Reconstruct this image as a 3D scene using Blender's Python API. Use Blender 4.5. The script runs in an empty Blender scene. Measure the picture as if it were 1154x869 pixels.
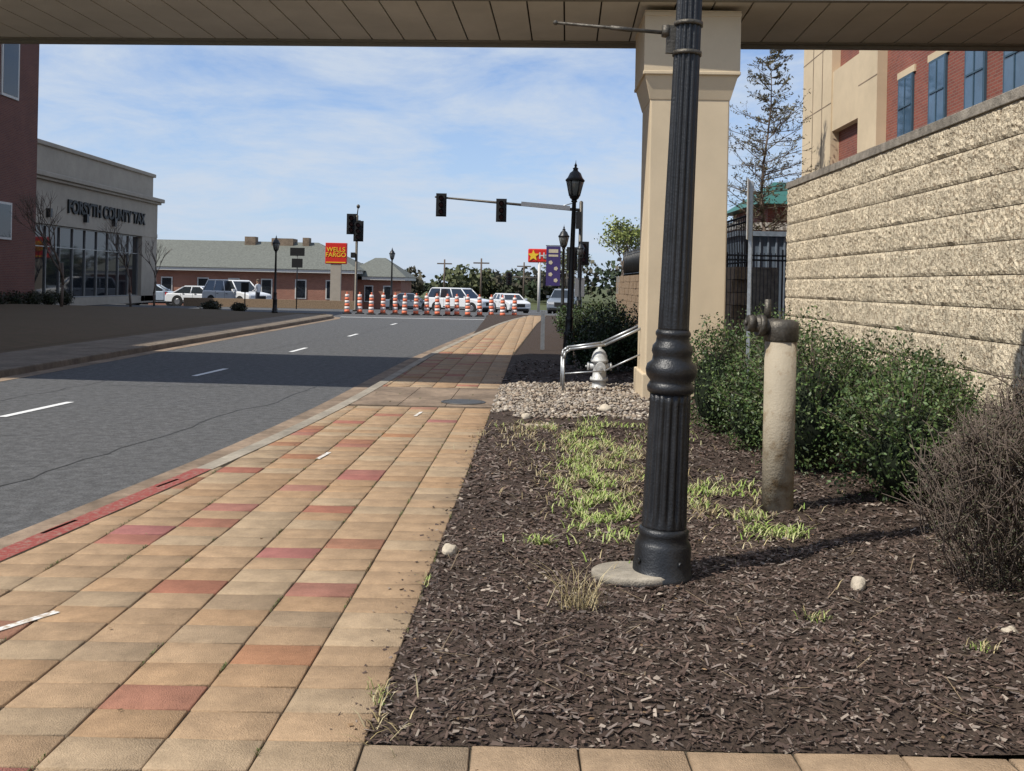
import bpy, math, random
import numpy as np
from mathutils import Vector, Matrix, noise
random.seed(7); np.random.seed(7)
R=math.radians
S=bpy.context.scene
COL=S.collection

# ------------------------------------------------------------ materials
MATS={}
def mat(name,c,rough=.8,var=.25,scale=8,bump=.0,bscale=60,metal=0,c2=None,attr=False,spec=.3,detail=6,stain=0,lo=.3,hi=.7):
    if name in MATS: return MATS[name]
    m=bpy.data.materials.new(name); m.use_nodes=True; nt=m.node_tree; n=nt.nodes; l=nt.links
    b=n['Principled BSDF']; b.inputs['Roughness'].default_value=rough; b.inputs['Metallic'].default_value=metal
    b.inputs['Specular IOR Level'].default_value=spec
    tc=n.new('ShaderNodeTexCoord')
    nz=n.new('ShaderNodeTexNoise'); nz.inputs['Scale'].default_value=scale; nz.inputs['Detail'].default_value=detail; nz.inputs['Roughness'].default_value=.65
    l.new(tc.outputs['Object'],nz.inputs['Vector'])
    mr=n.new('ShaderNodeMapRange'); mr.inputs[1].default_value=lo; mr.inputs[2].default_value=hi
    l.new(nz.outputs[0],mr.inputs[0])
    if c2 is None:
        c2=tuple(min(1,x*(1+var)) for x in c); c1=tuple(x*(1-var) for x in c)
    else: c1=c
    mx=n.new('ShaderNodeMix'); mx.data_type='RGBA'
    mx.inputs[6].default_value=(*c1,1); mx.inputs[7].default_value=(*c2,1)
    l.new(mr.outputs[0],mx.inputs[0]); out=mx.outputs[2]
    if attr:
        at=n.new('ShaderNodeAttribute'); at.attribute_name='Col'
        m2=n.new('ShaderNodeMix'); m2.data_type='RGBA'; m2.blend_type='MULTIPLY'; m2.inputs[0].default_value=1
        l.new(at.outputs[0],m2.inputs[6]); l.new(out,m2.inputs[7]); out=m2.outputs[2]
    if stain:
        n3=n.new('ShaderNodeTexNoise'); n3.inputs['Scale'].default_value=scale*.13; n3.inputs['Detail'].default_value=7; n3.inputs['Roughness'].default_value=.6; l.new(tc.outputs['Object'],n3.inputs['Vector'])
        mr3=n.new('ShaderNodeMapRange'); mr3.inputs[1].default_value=.35; mr3.inputs[2].default_value=.65; mr3.inputs[3].default_value=1-stain; mr3.inputs[4].default_value=1+stain*.4
        l.new(n3.outputs[0],mr3.inputs[0])
        m3=n.new('ShaderNodeVectorMath'); m3.operation='SCALE'; l.new(out,m3.inputs[0]); l.new(mr3.outputs[0],m3.inputs['Scale']); out=m3.outputs[0]
    l.new(out,b.inputs['Base Color'])
    if bump:
        n2=n.new('ShaderNodeTexNoise'); n2.inputs['Scale'].default_value=bscale; n2.inputs['Detail'].default_value=5
        l.new(tc.outputs['Object'],n2.inputs['Vector'])
        bp=n.new('ShaderNodeBump'); bp.inputs['Strength'].default_value=bump; bp.inputs['Distance'].default_value=.02
        l.new(n2.outputs[0],bp.inputs['Height']); l.new(bp.outputs[0],b.inputs['Normal'])
    MATS[name]=m; return m

def brickmat(name,c1,c2,mortar,bw=.22,bh=.075):
    m=bpy.data.materials.new(name); m.use_nodes=True; nt=m.node_tree; n=nt.nodes; l=nt.links
    b=n['Principled BSDF']; b.inputs['Roughness'].default_value=.85
    tc=n.new('ShaderNodeTexCoord'); sp=n.new('ShaderNodeSeparateXYZ'); l.new(tc.outputs['Object'],sp.inputs[0])
    ad=n.new('ShaderNodeMath'); ad.operation='ADD'; l.new(sp.outputs[0],ad.inputs[0]); l.new(sp.outputs[1],ad.inputs[1])
    cb=n.new('ShaderNodeCombineXYZ'); l.new(ad.outputs[0],cb.inputs[0]); l.new(sp.outputs[2],cb.inputs[1])
    br=n.new('ShaderNodeTexBrick'); l.new(cb.outputs[0],br.inputs['Vector'])
    br.inputs['Scale'].default_value=1; br.inputs['Brick Width'].default_value=bw; br.inputs['Row Height'].default_value=bh
    br.inputs['Mortar Size'].default_value=.008; br.inputs['Color1'].default_value=(*c1,1); br.inputs['Color2'].default_value=(*c2,1); br.inputs['Mortar'].default_value=(*mortar,1)
    nz=n.new('ShaderNodeTexNoise'); nz.inputs['Scale'].default_value=.7; nz.inputs['Detail'].default_value=6; l.new(tc.outputs['Object'],nz.inputs['Vector'])
    mr=n.new('ShaderNodeMapRange'); mr.inputs[3].default_value=.7; mr.inputs[4].default_value=1.25; l.new(nz.outputs[0],mr.inputs[0])
    m3=n.new('ShaderNodeVectorMath'); m3.operation='SCALE'; l.new(br.outputs[0],m3.inputs[0]); l.new(mr.outputs[0],m3.inputs['Scale'])
    l.new(m3.outputs[0],b.inputs['Base Color'])
    bp=n.new('ShaderNodeBump'); bp.inputs['Strength'].default_value=.4; bp.inputs['Distance'].default_value=.01; bp.invert=True
    l.new(br.outputs['Fac'],bp.inputs['Height']); l.new(bp.outputs[0],b.inputs['Normal'])
    return m

M_asph=mat('asphalt',(.108,.108,.108),.9,.45,70,.5,150,stain=.3)
M_tar=mat('tar_seam',(.04,.04,.04),.7,.2)
M_conc=mat('concrete',(.33,.29,.23),.9,.2,12,.35,90,stain=.3)
M_concl=mat('shadow_toned_concrete',(.20,.16,.12),.9,.2,12,.35,90,stain=.3)  # left kerb and pavement: concrete colour darkened to stand in for shadow
M_concd=mat('stained_concrete',(.25,.185,.13),.9,.25,10,.3,80,stain=.4)
M_paver=mat('paver',(1,1,1),.88,.22,60,.5,170,attr=True,stain=.2)
M_joint=mat('joint_sand',(.075,.06,.04),.95,.3,30,.3)
M_redp=mat('red_kerb_paint',(.27,.06,.05),.75,.3,30,.3,c2=(.28,.17,.13),lo=.46,hi=.66)
M_white=mat('white_road_paint',(.72,.72,.70),.7,.15,40)
M_whitew=mat('worn_white_paint',(.7,.68,.64),.8,.15,30,c2=(.42,.33,.24),lo=.45,hi=.62)
M_mulchg=mat('mulch_soil',(.055,.038,.028),.95,.4,40,.9,60)
M_chip=mat('mulch_chips',(1,1,1),.7,.2,60,attr=True)
M_leaf=mat('leaf',(1,1,1),.5,.15,20,attr=True,spec=.35)
M_grassb=mat('grass_blades',(1,1,1),.6,.15,20,attr=True)
M_peb=mat('river_pebbles',(1,1,1),.85,.2,60,attr=True)
M_black=mat('black_paint',(.012,.013,.014),.38,.3,12,.12,120,spec=.5)
M_blackd=mat('dusty_black_paint',(.015,.016,.018),.42,.5,9,.2,90,spec=.5,stain=.35)
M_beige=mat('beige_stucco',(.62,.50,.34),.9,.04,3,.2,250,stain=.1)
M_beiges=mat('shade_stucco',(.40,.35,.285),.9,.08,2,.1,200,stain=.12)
M_soff=mat('soffit_panel',(.58,.55,.48),.7,.07,1.5,.05,stain=.15)
M_soffd=mat('soffit_joint',(.03,.028,.025),.8)
M_trim=mat('bridge_trim',(.2,.185,.15),.6,.1)
M_block=mat('split_face_block',(.27,.205,.135),.95,.3,38,1.0,75,c2=(.68,.585,.43),stain=.24,lo=.38,hi=.54)
M_blockd=mat('brown_block',(.28,.2,.13),.95,.3,14,.8,60)
M_cap=mat('wall_cap',(.27,.24,.2),.9,.4,10,.5,70,stain=.3)
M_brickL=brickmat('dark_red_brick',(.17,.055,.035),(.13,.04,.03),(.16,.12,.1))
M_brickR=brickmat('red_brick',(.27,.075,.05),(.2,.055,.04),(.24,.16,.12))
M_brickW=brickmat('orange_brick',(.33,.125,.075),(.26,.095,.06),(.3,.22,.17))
M_glass=mat('window_glass',(.015,.018,.022),.04,.3,1,spec=.6)
M_glassb=mat('blue_window_glass',(.05,.1,.16),.08,.3,1,spec=.9)
M_frame=mat('white_frame',(.6,.58,.54),.6,.08)
M_bframe=mat('blue_frame',(.05,.09,.13),.5,.1)
M_roof=mat('slate_roof',(.14,.145,.125),.85,.3,6,.5,25)
M_teal=mat('teal_metal_roof',(.03,.13,.10),.45,.1)
M_bluegrey=mat('bluegrey_siding',(.12,.15,.19),.6,.15)
M_steel=mat('galvanised_steel',(.4,.41,.41),.42,.2,20,.05,metal=.75)
M_pipe=mat('rusty_beige_pipe',(.2,.13,.065),.75,.35,6,.25,70,c2=(.40,.34,.25),stain=.3,lo=.33,hi=.5)
M_castd=mat('oxidised_metal',(.1,.09,.075),.5,.4,18,.3,70,metal=.6)
M_hyd=mat('hydrant_paint',(.5,.5,.48),.5,.15,10,.1,metal=.2)
M_orange=mat('orange_plastic',(.80,.21,.11),.5,.08)
M_wplas=mat('white_reflective',(.75,.70,.68),.5,.05)
M_rubber=mat('black_rubber',(.02,.02,.02),.8,.2)
M_bark=mat('bark',(.13,.10,.08),.9,.3,20,.6,40)
M_carw=mat('white_car_paint',(.72,.73,.74),.22,.02,spec=.6)
M_carg=mat('grey_car_paint',(.2,.23,.27),.25,.03,spec=.6)
M_cargl=mat('car_glass',(.02,.025,.03),.05,.2,spec=.8)
M_chrome=mat('alloy',(.5,.5,.52),.3,.1,metal=.9)
M_lampgl=mat('lantern_glass',(.20,.22,.22),.12,.1,spec=.8)
M_red=mat('sign_red',(.62,.03,.02),.5,.05)
M_yel=mat('sign_yellow',(.85,.55,.04),.5,.05)
M_purple=mat('banner_purple',(.06,.045,.17),.7,.1)
M_cream=mat('banner_cream',(.6,.55,.42),.7,.1)
M_sig=mat('signal_housing',(.02,.02,.02),.5,.1)
M_lens=mat('signal_lens',(.05,.01,.01),.2,.1)
M_head=mat('headlight',(.6,.62,.65),.1,.05,spec=.8)
M_tail=mat('taillight',(.4,.01,.01),.2,.05)
M_lawn=mat('brown_lawn',(.13,.085,.05),.95,.35,3,.5,30,c2=(.10,.075,.04))
M_grass=mat('grass_ground',(.08,.09,.035),.95,.3,2,.5,30)
M_rock=mat('pale_rock',(.5,.43,.33),.9,.2,15,.6,40)
M_letter=mat('letters_dark',(.012,.012,.012),.5)
M_dist=mat('distant_foliage',(1,1,1),.8,.1,attr=True)

# ------------------------------------------------------------ mesh builder
class MB:
    def __init__(s): s.v=[];s.f=[];s.m=[];s.sm=[]
    def add(s,vs,fs,mi=0,smooth=False,M=None):
        o=len(s.v)
        if M is not None: vs=[M@Vector(p) for p in vs]
        s.v+= [tuple(p) for p in vs]
        for f in fs: s.f.append([i+o for i in f]); s.m.append(mi); s.sm.append(smooth)
    def box(s,x0,x1,y0,y1,z0,z1,mi=0,M=None):
        vs=[(x,y,z) for z in(z0,z1) for y in(y0,y1) for x in(x0,x1)]
        s.add(vs,[(0,2,3,1),(4,5,7,6),(0,1,5,4),(2,6,7,3),(0,4,6,2),(1,3,7,5)],mi,False,M)
    def rev(s,prof,seg=16,mi=0,fl=None,c=(0,0,0),M=None,cap=True,smooth=True):
        vs=[];fs=[]
        for (r,z) in prof:
            for i in range(seg):
                a=2*math.pi*i/seg; rr=r
                if fl and fl[2]<=z<=fl[3]: rr=r-fl[1]*abs(math.cos(a*fl[0]/2))**3
                vs.append((c[0]+rr*math.cos(a),c[1]+rr*math.sin(a),c[2]+z))
        for k in range(len(prof)-1):
            for i in range(seg):
                j=(i+1)%seg; fs.append((k*seg+i,k*seg+j,(k+1)*seg+j,(k+1)*seg+i))
        s.add(vs,fs,mi,smooth,M)
        if cap:
            o=len(s.v)-len(vs)
            s.f.append([o+i for i in range(seg)][::-1]); s.m.append(mi); s.sm.append(False)
            s.f.append([o+(len(prof)-1)*seg+i for i in range(seg)]); s.m.append(mi); s.sm.append(False)
    def cyl(s,p0,p1,r0,r1=None,seg=10,mi=0):
        if r1 is None: r1=r0
        p0=Vector(p0);p1=Vector(p1);d=p1-p0;L=d.length
        q=d.to_track_quat('Z','Y').to_matrix().to_4x4()
        s.rev([(r0,0),(r1,L)],seg,mi,M=Matrix.Translation(p0)@q)
    def tube(s,pts,r,seg=8,mi=0):
        for a,b in zip(pts[:-1],pts[1:]): s.cyl(a,b,r,r,seg,mi)
        for p in pts[1:-1]: s.ball(p,(r,r,r),mi,6)
    def ball(s,c,rad,mi=0,n=8):
        vs=[];fs=[];m=n*2
        for i in range(n+1):
            t=math.pi*i/n
            for j in range(m):
                a=2*math.pi*j/m; vs.append((c[0]+rad[0]*math.sin(t)*math.cos(a),c[1]+rad[1]*math.sin(t)*math.sin(a),c[2]+rad[2]*math.cos(t)))
        for i in range(n):
            for j in range(m): fs.append((i*m+j,(i+1)*m+j,(i+1)*m+(j+1)%m,i*m+(j+1)%m))
        s.add(vs,fs,mi,True)
    def prism(s,poly,y0,y1,mi=0,M=None):
        n=len(poly); vs=[(x,y0,z) for x,z in poly]+[(x,y1,z) for x,z in poly]
        fs=[tuple(range(n)),tuple(range(2*n-1,n-1,-1))]+[(i,i+n,(i+1)%n+n,(i+1)%n) for i in range(n)]
        s.add(vs,fs,mi,False,M)
    def obj(s,name,mats,parent=None,bevel=0,loc=None,rot=None):
        me=bpy.data.meshes.new(name); me.from_pydata(s.v,[],s.f)
        if not isinstance(mats,(list,tuple)): mats=[mats]
        for m in mats: me.materials.append(m)
        me.polygons.foreach_set('material_index',s.m); me.polygons.foreach_set('use_smooth',s.sm)
        me.update()
        o=bpy.data.objects.new(name,me); COL.objects.link(o)
        if bevel:
            b=o.modifiers.new('b','BEVEL'); b.width=bevel; b.segments=2; b.limit_method='ANGLE'
        if parent: o.parent=parent
        if loc: o.location=loc
        if rot: o.rotation_euler=rot
        return o
def empty(name,loc=(0,0,0),rot=(0,0,0)):
    e=bpy.data.objects.new(name,None); e.empty_display_size=.2; COL.objects.link(e); e.location=loc; e.rotation_euler=rot; return e
def quads(name,V,C,m,parent=None,k=4,faces=None):
    n=len(V); me=bpy.data.meshes.new(name)
    me.vertices.add(n*k); me.vertices.foreach_set('co',V.reshape(-1).astype(np.float32))
    if faces is None:
        me.loops.add(n*k); me.loops.foreach_set('vertex_index',np.arange(n*k,dtype=np.int32))
        me.polygons.add(n); me.polygons.foreach_set('loop_start',np.arange(0,n*k,k,dtype=np.int32)); me.polygons.foreach_set('loop_total',np.full(n,k,dtype=np.int32))
    else:
        F=np.array(faces); nf,kk=F.shape
        idx=(F[None]+ (np.arange(n)*k)[:,None,None]).reshape(-1)
        me.loops.add(len(idx)); me.loops.foreach_set('vertex_index',idx.astype(np.int32))
        me.polygons.add(n*nf); me.polygons.foreach_set('loop_start',np.arange(0,n*nf*kk,kk,dtype=np.int32)); me.polygons.foreach_set('loop_total',np.full(n*nf,kk,dtype=np.int32))
    me.update(calc_edges=True)
    ca=me.color_attributes.new('Col','FLOAT_COLOR','POINT')
    c4=np.ones((n,k,4),dtype=np.float32); c4[:,:,:3]=C[:,None,:]; ca.data.foreach_set('color',c4.reshape(-1))
    me.materials.append(m); o=bpy.data.objects.new(name,me); COL.objects.link(o)
    if parent: o.parent=parent
    return o
def text(body,size,m,parent,loc,rot,ex=.01,align='CENTER',sx=1,bold=0):
    c=bpy.data.curves.new('lettering','FONT'); c.body=body; c.size=size; c.extrude=ex; c.align_x=align; c.align_y='CENTER'; c.offset=bold; c.space_line=.85
    c.materials.append(m); o=bpy.data.objects.new('lettering',c); COL.objects.link(o); o.parent=parent; o.location=loc; o.rotation_euler=rot; o.scale=(sx,1,1); return o
def leafquads(P,size,aspect=.5,up=0.0):
    n=len(P); d=np.random.normal(size=(n,3)); d[:,2]+=up; d/=np.linalg.norm(d,axis=1)[:,None]
    e=np.random.normal(size=(n,3)); e-= (e*d).sum(1)[:,None]*d; e/=np.linalg.norm(e,axis=1)[:,None]
    s=(size*np.random.uniform(.6,1.3,n))[:,None]
    a=d*s; b=e*s*aspect
    return np.stack([P-a*.5,P+b*.5,P+a*.5,P-b*.5],1)

# ------------------------------------------------------------ terrain
def gz(y):
    return float(np.interp(y,[58,84],[0,-.8]))
def sheet(name,xs,ys,m,dz=0,zf=gz):
    mb=MB(); nx=len(xs); vs=[(x,y,zf(y)+dz) for y in ys for x in xs]
    fs=[(j*nx+i,j*nx+i+1,(j+1)*nx+i+1,(j+1)*nx+i) for j in range(len(ys)-1) for i in range(nx-1)]
    mb.add(vs,fs); return mb.obj(name,m)
sheet('ground',[-3000,-60,60,3000],[-60,0,58,71,84,300,3500],M_grass,-.17)

KR=[(-8,-4.6),(0,-3.62),(3,-3.25),(5.73,-2.95),(7.72,-2.65),(12.05,-2.23),(21.5,-1.86),(30,-1.25),(38.8,-.56),(45,.1),(49,.75)]
ky=np.array([k[0] for k in KR]);kx=np.array([k[1] for k in KR])
def kerbx(y): return float(np.mean([np.interp(y+d,ky,kx) for d in(-2,-1,0,1,2)]))
kerbR=[(kerbx(y),y) for y in np.arange(-8,49,.5)]+[(1.1,49.6),(1.6,50.4),(2.4,51.1),(3.6,51.6),(5.5,51.8),(60,51.8)]
kerbL=[(-9.1,-8),(-8.4,16),(-8.0,43.5),(-8.2,45),(-8.9,46.2),(-10.2,46.9),(-12,47.1),(-60,47.1)]
def sweep(name,pl,sec,mats,mi=None,flip=1,parent=None):
    mb=MB(); n=len(pl); vs=[]
    for i,(x,y) in enumerate(pl):
        a=Vector(pl[max(0,i-1)]);b=Vector(pl[min(n-1,i+1)]);d=(b-a).normalized(); nx,ny=d.y*flip,-d.x*flip
        vs+=[(x+nx*o,y+ny*o,z) for o,z in sec]
    k=len(sec); mb.v=vs
    for i in range(n-1):
        for j in range(k-1):
            mb.f.append([i*k+j,i*k+j+1,(i+1)*k+j+1,(i+1)*k+j]); mb.m.append(mi[j] if mi else 0); mb.sm.append(False)
    return mb.obj(name,mats,parent)
mb=MB()
ysr=[y for y in np.arange(-8,47.2,1.)]
vs=[];fs=[]
for y in ysr: vs+=[(-9.6 if y<20 else -9.0,y,-.12),(kerbx(y)+.2,y,-.12)]
for i in range(len(ysr)-1): fs.append((2*i,2*i+1,2*i+3,2*i+2))
mb.add(vs,fs); mb.obj('road',M_asph)
sheet('cross_street',[-60,-9,0,3,60],[47.,52,58],M_asph,-.124)
sheet('parking_lot_pavement',[-50,0,32],[58,66,75,84,96],M_asph,-.118)
sweep('kerb',kerbR,[(-.42,-.115),(-.01,-.118),(0,-.015),(.015,0.002),(.16,.002),(.16,-.1)],[M_concd,M_conc],[0,1,1,1,1])
sweep('kerb',kerbL,[(-.35,-.115),(-.01,-.118),(0,-.015),(.015,0.002),(.16,.002),(.16,-.1)],[M_concd,M_concl],[0,1,1,1,1],flip=-1)
kr_red=[(kerbx(y),y) for y in np.arange(-2,8.3,.35)]
sweep('red_kerb_marking',kr_red,[(-.006,-.10),(-.004,-.012),(.013,.006),(.163,.006)],[M_redp])
mb=MB()
def crack(x,y,dx,dy,n,w):
    pts=[(x,y)]
    for i in range(n): x+=dx+random.gauss(0,abs(dy)*.16+abs(dx)*.05); y+=dy+random.gauss(0,abs(dx)*.16); pts.append((x,y))
    for (a,b),(c,d) in zip(pts[:-1],pts[1:]):
        if c>kerbx(d)-.5 or c<-9 or d>46.5: break
        q=Vector((c-a,d-b)).normalized(); nx,ny=-q.y*w,q.x*w
        mb.add([(a+nx,b+ny,-.117),(a-nx,b-ny,-.117),(c-nx,d-ny,-.117),(c+nx,d+ny,-.117)],[(0,1,2,3)])
for k in range(7): crack(-8.6+random.random()*3,5+k*5.1,.22,.01,random.randint(8,22),random.uniform(.004,.009))
crack(-4.6,4,.035,.3,130,.007); crack(-7.4,4,.02,.3,130,.006)
mb.obj('asphalt_cracks',M_tar)
dl=MB()
cen=[(-8,-7.6),(12.4,-6.0),(17.7,-5.4),(23.6,-5.17),(30.5,-4.97),(39.6,-4.7),(46,-4.4)]
for y in (6.3,12.4,17.7,23.8,30.7,39.2):
    a=(float(np.interp(y-.75,[c[0] for c in cen],[c[1] for c in cen])),y-.75); b=(float(np.interp(y+.75,[c[0] for c in cen],[c[1] for c in cen])),y+.75)
    w=.055
    dl.add([(a[0]-w,a[1],-.113),(a[0]+w,a[1],-.113),(b[0]+w,b[1],-.113),(b[0]-w,b[1],-.113)],[(0,1,2,3)])
dl.add([(-8,45.6,-.113),(-.3,46.0,-.113),(-.3,46.3,-.113),(-8,45.9,-.113)],[(0,1,2,3)])
dl.obj('road_markings',M_white)
mb=MB(); mb.box(-60,-8.9,-8,46.9,-.14,-.012); mb.obj('lawn_terrain',M_lawn)
mb=MB()
for i in range(36):
    y0=-8+i*1.5; xk=float(np.interp(y0,[-8,16,45],[-9.25,-8.57,-8.2])); mb.box(xk-1.7,xk,y0,min(y0+1.485,45),-.1,.0)
mb.obj('pavement',M_concl,bevel=.006)
mb=MB(); vs=[];fs=[]
ys=np.arange(-8,44,1.); xs=[-10.6,-11.5,-13,-16,-20,-22.6]
for y in ys:
    for i,x in enumerate(xs): vs.append((x,y,[-.008,.12,.2,.24,.26,.27][i]+.03*noise.noise((x,y*.4,3))*(i>0)))
for j in range(len(ys)-1):
    for i in range(5): fs.append((j*6+i,(j+1)*6+i,(j+1)*6+i+1,j*6+i+1))
mb.add(vs,fs,smooth=True); mb.obj('lawn_bank',M_lawn)
mb=MB()
mb.box(-1.2,60,22,51.6,-.14,-.02); mb.obj('planting_ground',M_mulchg)

# ---------------------------------------------------------- pavers
def fillx(y): return kerbx(y)+.165
PV=[];PC=[]
def redge(y): return float(np.interp(y,[0,22,39.6,48,51],[-.572,-.572,-.07,.3,.4]))+.028*y
def paver(x0,x1,x2,x3,y0,y1,col):
    g=.004; b=.006; dz=np.random.normal()*.0012
    tx,ty=np.random.normal(size=2)*.0008
    o=np.array([[x0+g,y0+g],[x1-g,y0+g],[x3-g,y1-g],[x2+g,y1-g]]); i=np.array([[x0+g+b,y0+g+b],[x1-g-b,y0+g+b],[x3-g-b,y1-g-b],[x2+g+b,y1-g-b]])
    zz=dz+np.array([-tx-ty,tx-ty,tx+ty,-tx+ty])
    V=np.zeros((12,3)); V[0:4,:2]=o; V[0:4,2]=-.03; V[4:8,:2]=o; V[4:8,2]=zz-.005; V[8:12,:2]=i; V[8:12,2]=zz
    PV.append(V); PC.append(col)
def pcol(red):
    b=np.random.uniform(.92,1.07)
    if red: return np.array([.38,.165,.11])*b*np.array([1,np.random.uniform(.9,1.25),np.random.uniform(.9,1.25)])
    c=np.array([.43,.292,.175]) ; t=np.random.uniform(0,1)
    if t<.22: c=np.array([.43,.315,.2])
    elif t<.42: c=np.array([.42,.272,.155])
    elif t<.48: c=np.array([.36,.26,.165])
    return c*b
W=.345;D=.222
for r in range(-6,int(51/D)):
    y0=r*D+.06; y1=y0+D; ym=(y0+y1)/2
    if 12.55<ym<14.9: continue
    if y0>50: break
    base=-.572
    jr=int(math.ceil((redge(ym)-.028*ym-base)/W)) if redge(ym)-.028*ym>base+.01 else 0
    for jj in range(-jr,15):
        xr0=base-jj*W; xl0=xr0-W
        a0=xl0+.028*y0;a1=xr0+.028*y0;a2=xl0+.028*y1;a3=xr0+.028*y1
        k0=fillx(y0);k1=fillx(y1)
        if a1<k0+.03 or a3<k1+.03: continue
        a0=max(a0,k0);a2=max(a2,k1)
        a1=min(a1,redge(y0));a3=min(a3,redge(y1))
        if a1-a0<.03 or a3-a2<.03: continue
        ph=(r*.8+jj*2.3)%8
        red=(jj>=1 and random.random()<(.62 if ph<1.5 else .05) and ym<30)
        paver(a0,a1,a2,a3,y0,y1,pcol(red))
for rr in range(8):
    y1=3.375-rr*.3; y0=y1-.3
    xs=np.arange(-.48+(.18 if rr%2 else 0),6.5,.371)
    for x in xs: 
        if x+.001<redge(y0): continue
        paver(x,x+.371,x,x+.371,y0,y1,pcol(False)*np.array([.95,.99,1.04]))
F=[(0,1,5,4),(1,2,6,5),(2,3,7,6),(3,0,4,7),(4,5,9,8),(5,6,10,9),(6,7,11,10),(7,4,8,11),(8,9,10,11)]
quads('brick_paver_sidewalk',np.array(PV),np.array(PC),M_paver,k=12,faces=F)
mb=MB(); vs=[];fs=[]
yy=list(np.arange(-3,51,.5))
for y in yy: vs+=[(kerbx(y)+.1,y,-.011),(redge(y)+.02 if y>3.4 else 7,y,-.011)]
for i in range(len(yy)-1): fs.append((2*i,2*i+1,2*i+3,2*i+2))
mb.add(vs,fs); mb.obj('sidewalk_bedding_sand',M_joint)
mb=MB()
for (y0,y1) in ((12.62,13.72),(13.735,14.85)):
    cuts=np.linspace(0,1,4)
    for a,b in zip(cuts[:-1],cuts[1:]):
        xa,xb=fillx(y0),redge(y0); xc,xd=fillx(y1),redge(y1)
        q=[(xa+(xb-xa)*a+.005,y0),(xa+(xb-xa)*b-.005,y0),(xc+(xd-xc)*b-.005,y1),(xc+(xd-xc)*a+.005,y1)]
        mb.add([(p[0],p[1],-.03) for p in q]+[(p[0],p[1],.0) for p in q],[(4,5,6,7),(0,1,5,4),(1,2,6,5),(2,3,7,6),(3,0,4,7)])
mb.obj('pavement',M_concd)
mb=MB(); mb.rev([(.30,0),(.30,.006),(.27,.006),(.27,.003),(.25,.003),(.25,.008)],28)
mb.obj('manhole_cover',M_castd,loc=(-.62,13.1,.0))
mb=MB()
def mark(x0,y0,x1,y1,w):
    d=Vector((x1-x0,y1-y0)).normalized(); nx,ny=-d.y*w/2,d.x*w/2
    mb.add([(x0+nx,y0+ny,.006),(x0-nx,y0-ny,.006),(x1-nx,y1-ny,.006),(x1+nx,y1+ny,.006)],[(0,1,2,3)])
mark(-2.42,4.1,-2.12,4.62,.045); mark(-1.70,8.7,-1.66,9.05,.04); mark(-1.12,11.6,-1.08,12.0,.04)
mark(-2.86,6.0,-2.80,6.35,.03); mark(-2.66,7.4,-2.6,7.7,.03)
mb.obj('paint_marks',M_whitew)

# ---------------------------------------------------------- planting bed
def wallx(y): return 3.42+.03*y
def mh(x,y):
    e=min(1,max(0,(x-redge(y))/.35)); e2=min(1,max(0,(y-3.39)/.3))
    return -.008+.045*min(e,e2)+(.035*noise.noise((x*1.3,y*1.3,0))+.018*noise.noise((x*5,y*5,2)))*min(e,e2)+.05*max(0,min(1,(x-1.5)/1.5))
ysb=np.arange(3.39,22.1,.12); nxb=34; vs=[];fs=[]
for y in ysb:
    for i in range(nxb):
        x=redge(y)+(wallx(y)+.1-redge(y))*i/(nxb-1); vs.append((x,y,mh(x,y)))
for j in range(len(ysb)-1):
    for i in range(nxb-1): a=j*nxb+i; fs.append((a,a+1,a+nxb+1,a+nxb))
mb=MB(); mb.add(vs,fs,smooth=True); mb.obj('mulch_bed',M_mulchg)
def chips(n,y0,y1,lmin,lmax,wmin,wmax):
    V=[];C=[]
    y=y0+(y1-y0)*np.random.rand(n)
    for k in range(n):
        yy=y[k]; x0=redge(yy)-.004+.02*noise.noise((yy*3,0,0)); x=x0+(wallx(yy)-x0)*random.random(); stray=False
        if random.random()<.003: x=x0-abs(random.gauss(0,.08)) ; z=.004; stray=True
        else: z=mh(x,yy)+random.uniform(.001,.016)
        L=random.uniform(lmin,lmax)*(.5 if stray else 1);w=random.uniform(wmin,wmax);a=random.uniform(-1.57,1.57);t=random.gauss(0,.25);t2=random.gauss(0,.4)
        if random.random()<.3: L*=.5;w*=.6
        ca,sa=math.cos(a),math.sin(a); pts=[]
        k1,k2=random.uniform(.2,.5),random.uniform(.2,.5)
        for u,v in((-.5,-k1),(.45,-k2),(.5,.3),(-.42,.5)):
            u*=L;v*=w; pts.append((x+u*ca-v*sa,yy+u*sa+v*ca,z+u*math.sin(t)+v*math.sin(t2)))
        V.append(pts)
        q=random.random(); pt=1+.35*noise.noise((x*1.1,yy*1.1,7))
        if q<.42: c=(.078,.051,.04)
        elif q<.74: c=(.13,.088,.068)
        elif q<.92: c=(.18,.142,.12)
        else: c=(.31,.255,.205)
        b=random.uniform(.65,1.3)*pt; C.append((c[0]*b,c[1]*b,c[2]*b))
    return V,C
V1,C1=chips(36000,3.38,6.5,.01,.055,.005,.018)
V2,C2=chips(20000,6.5,11,.02,.08,.008,.024)
V3,C3=chips(5000,11,20,.05,.12,.015,.03)
quads('wood_mulch',np.array(V1+V2+V3),np.array(C1+C2+C3),M_chip)
V=[];C=[]
for k in range(300):
    y=random.uniform(3.5,9.5)
    x=random.uniform(redge(y)+.05,wallx(y))
    z=mh(x,y)+random.uniform(.012,.03); L=random.uniform(.06,.2); a=random.uniform(0,3.14); w=.0018
    ca,sa=math.cos(a),math.sin(a); t=random.uniform(-.15,.15)*L
    V.append([(x-ca*L/2+sa*w,y-sa*L/2-ca*w,z-t),(x-ca*L/2-sa*w,y-sa*L/2+ca*w,z-t),(x+ca*L/2-sa*w,y+sa*L/2+ca*w,z+t),(x+ca*L/2+sa*w,y+sa*L/2-ca*w,z+t)]); b=random.uniform(.5,.9); C.append((.36*b,.27*b,.17*b))
quads('dry_twigs',np.array(V),np.array(C),M_grassb)
P=[];C=[]
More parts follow.
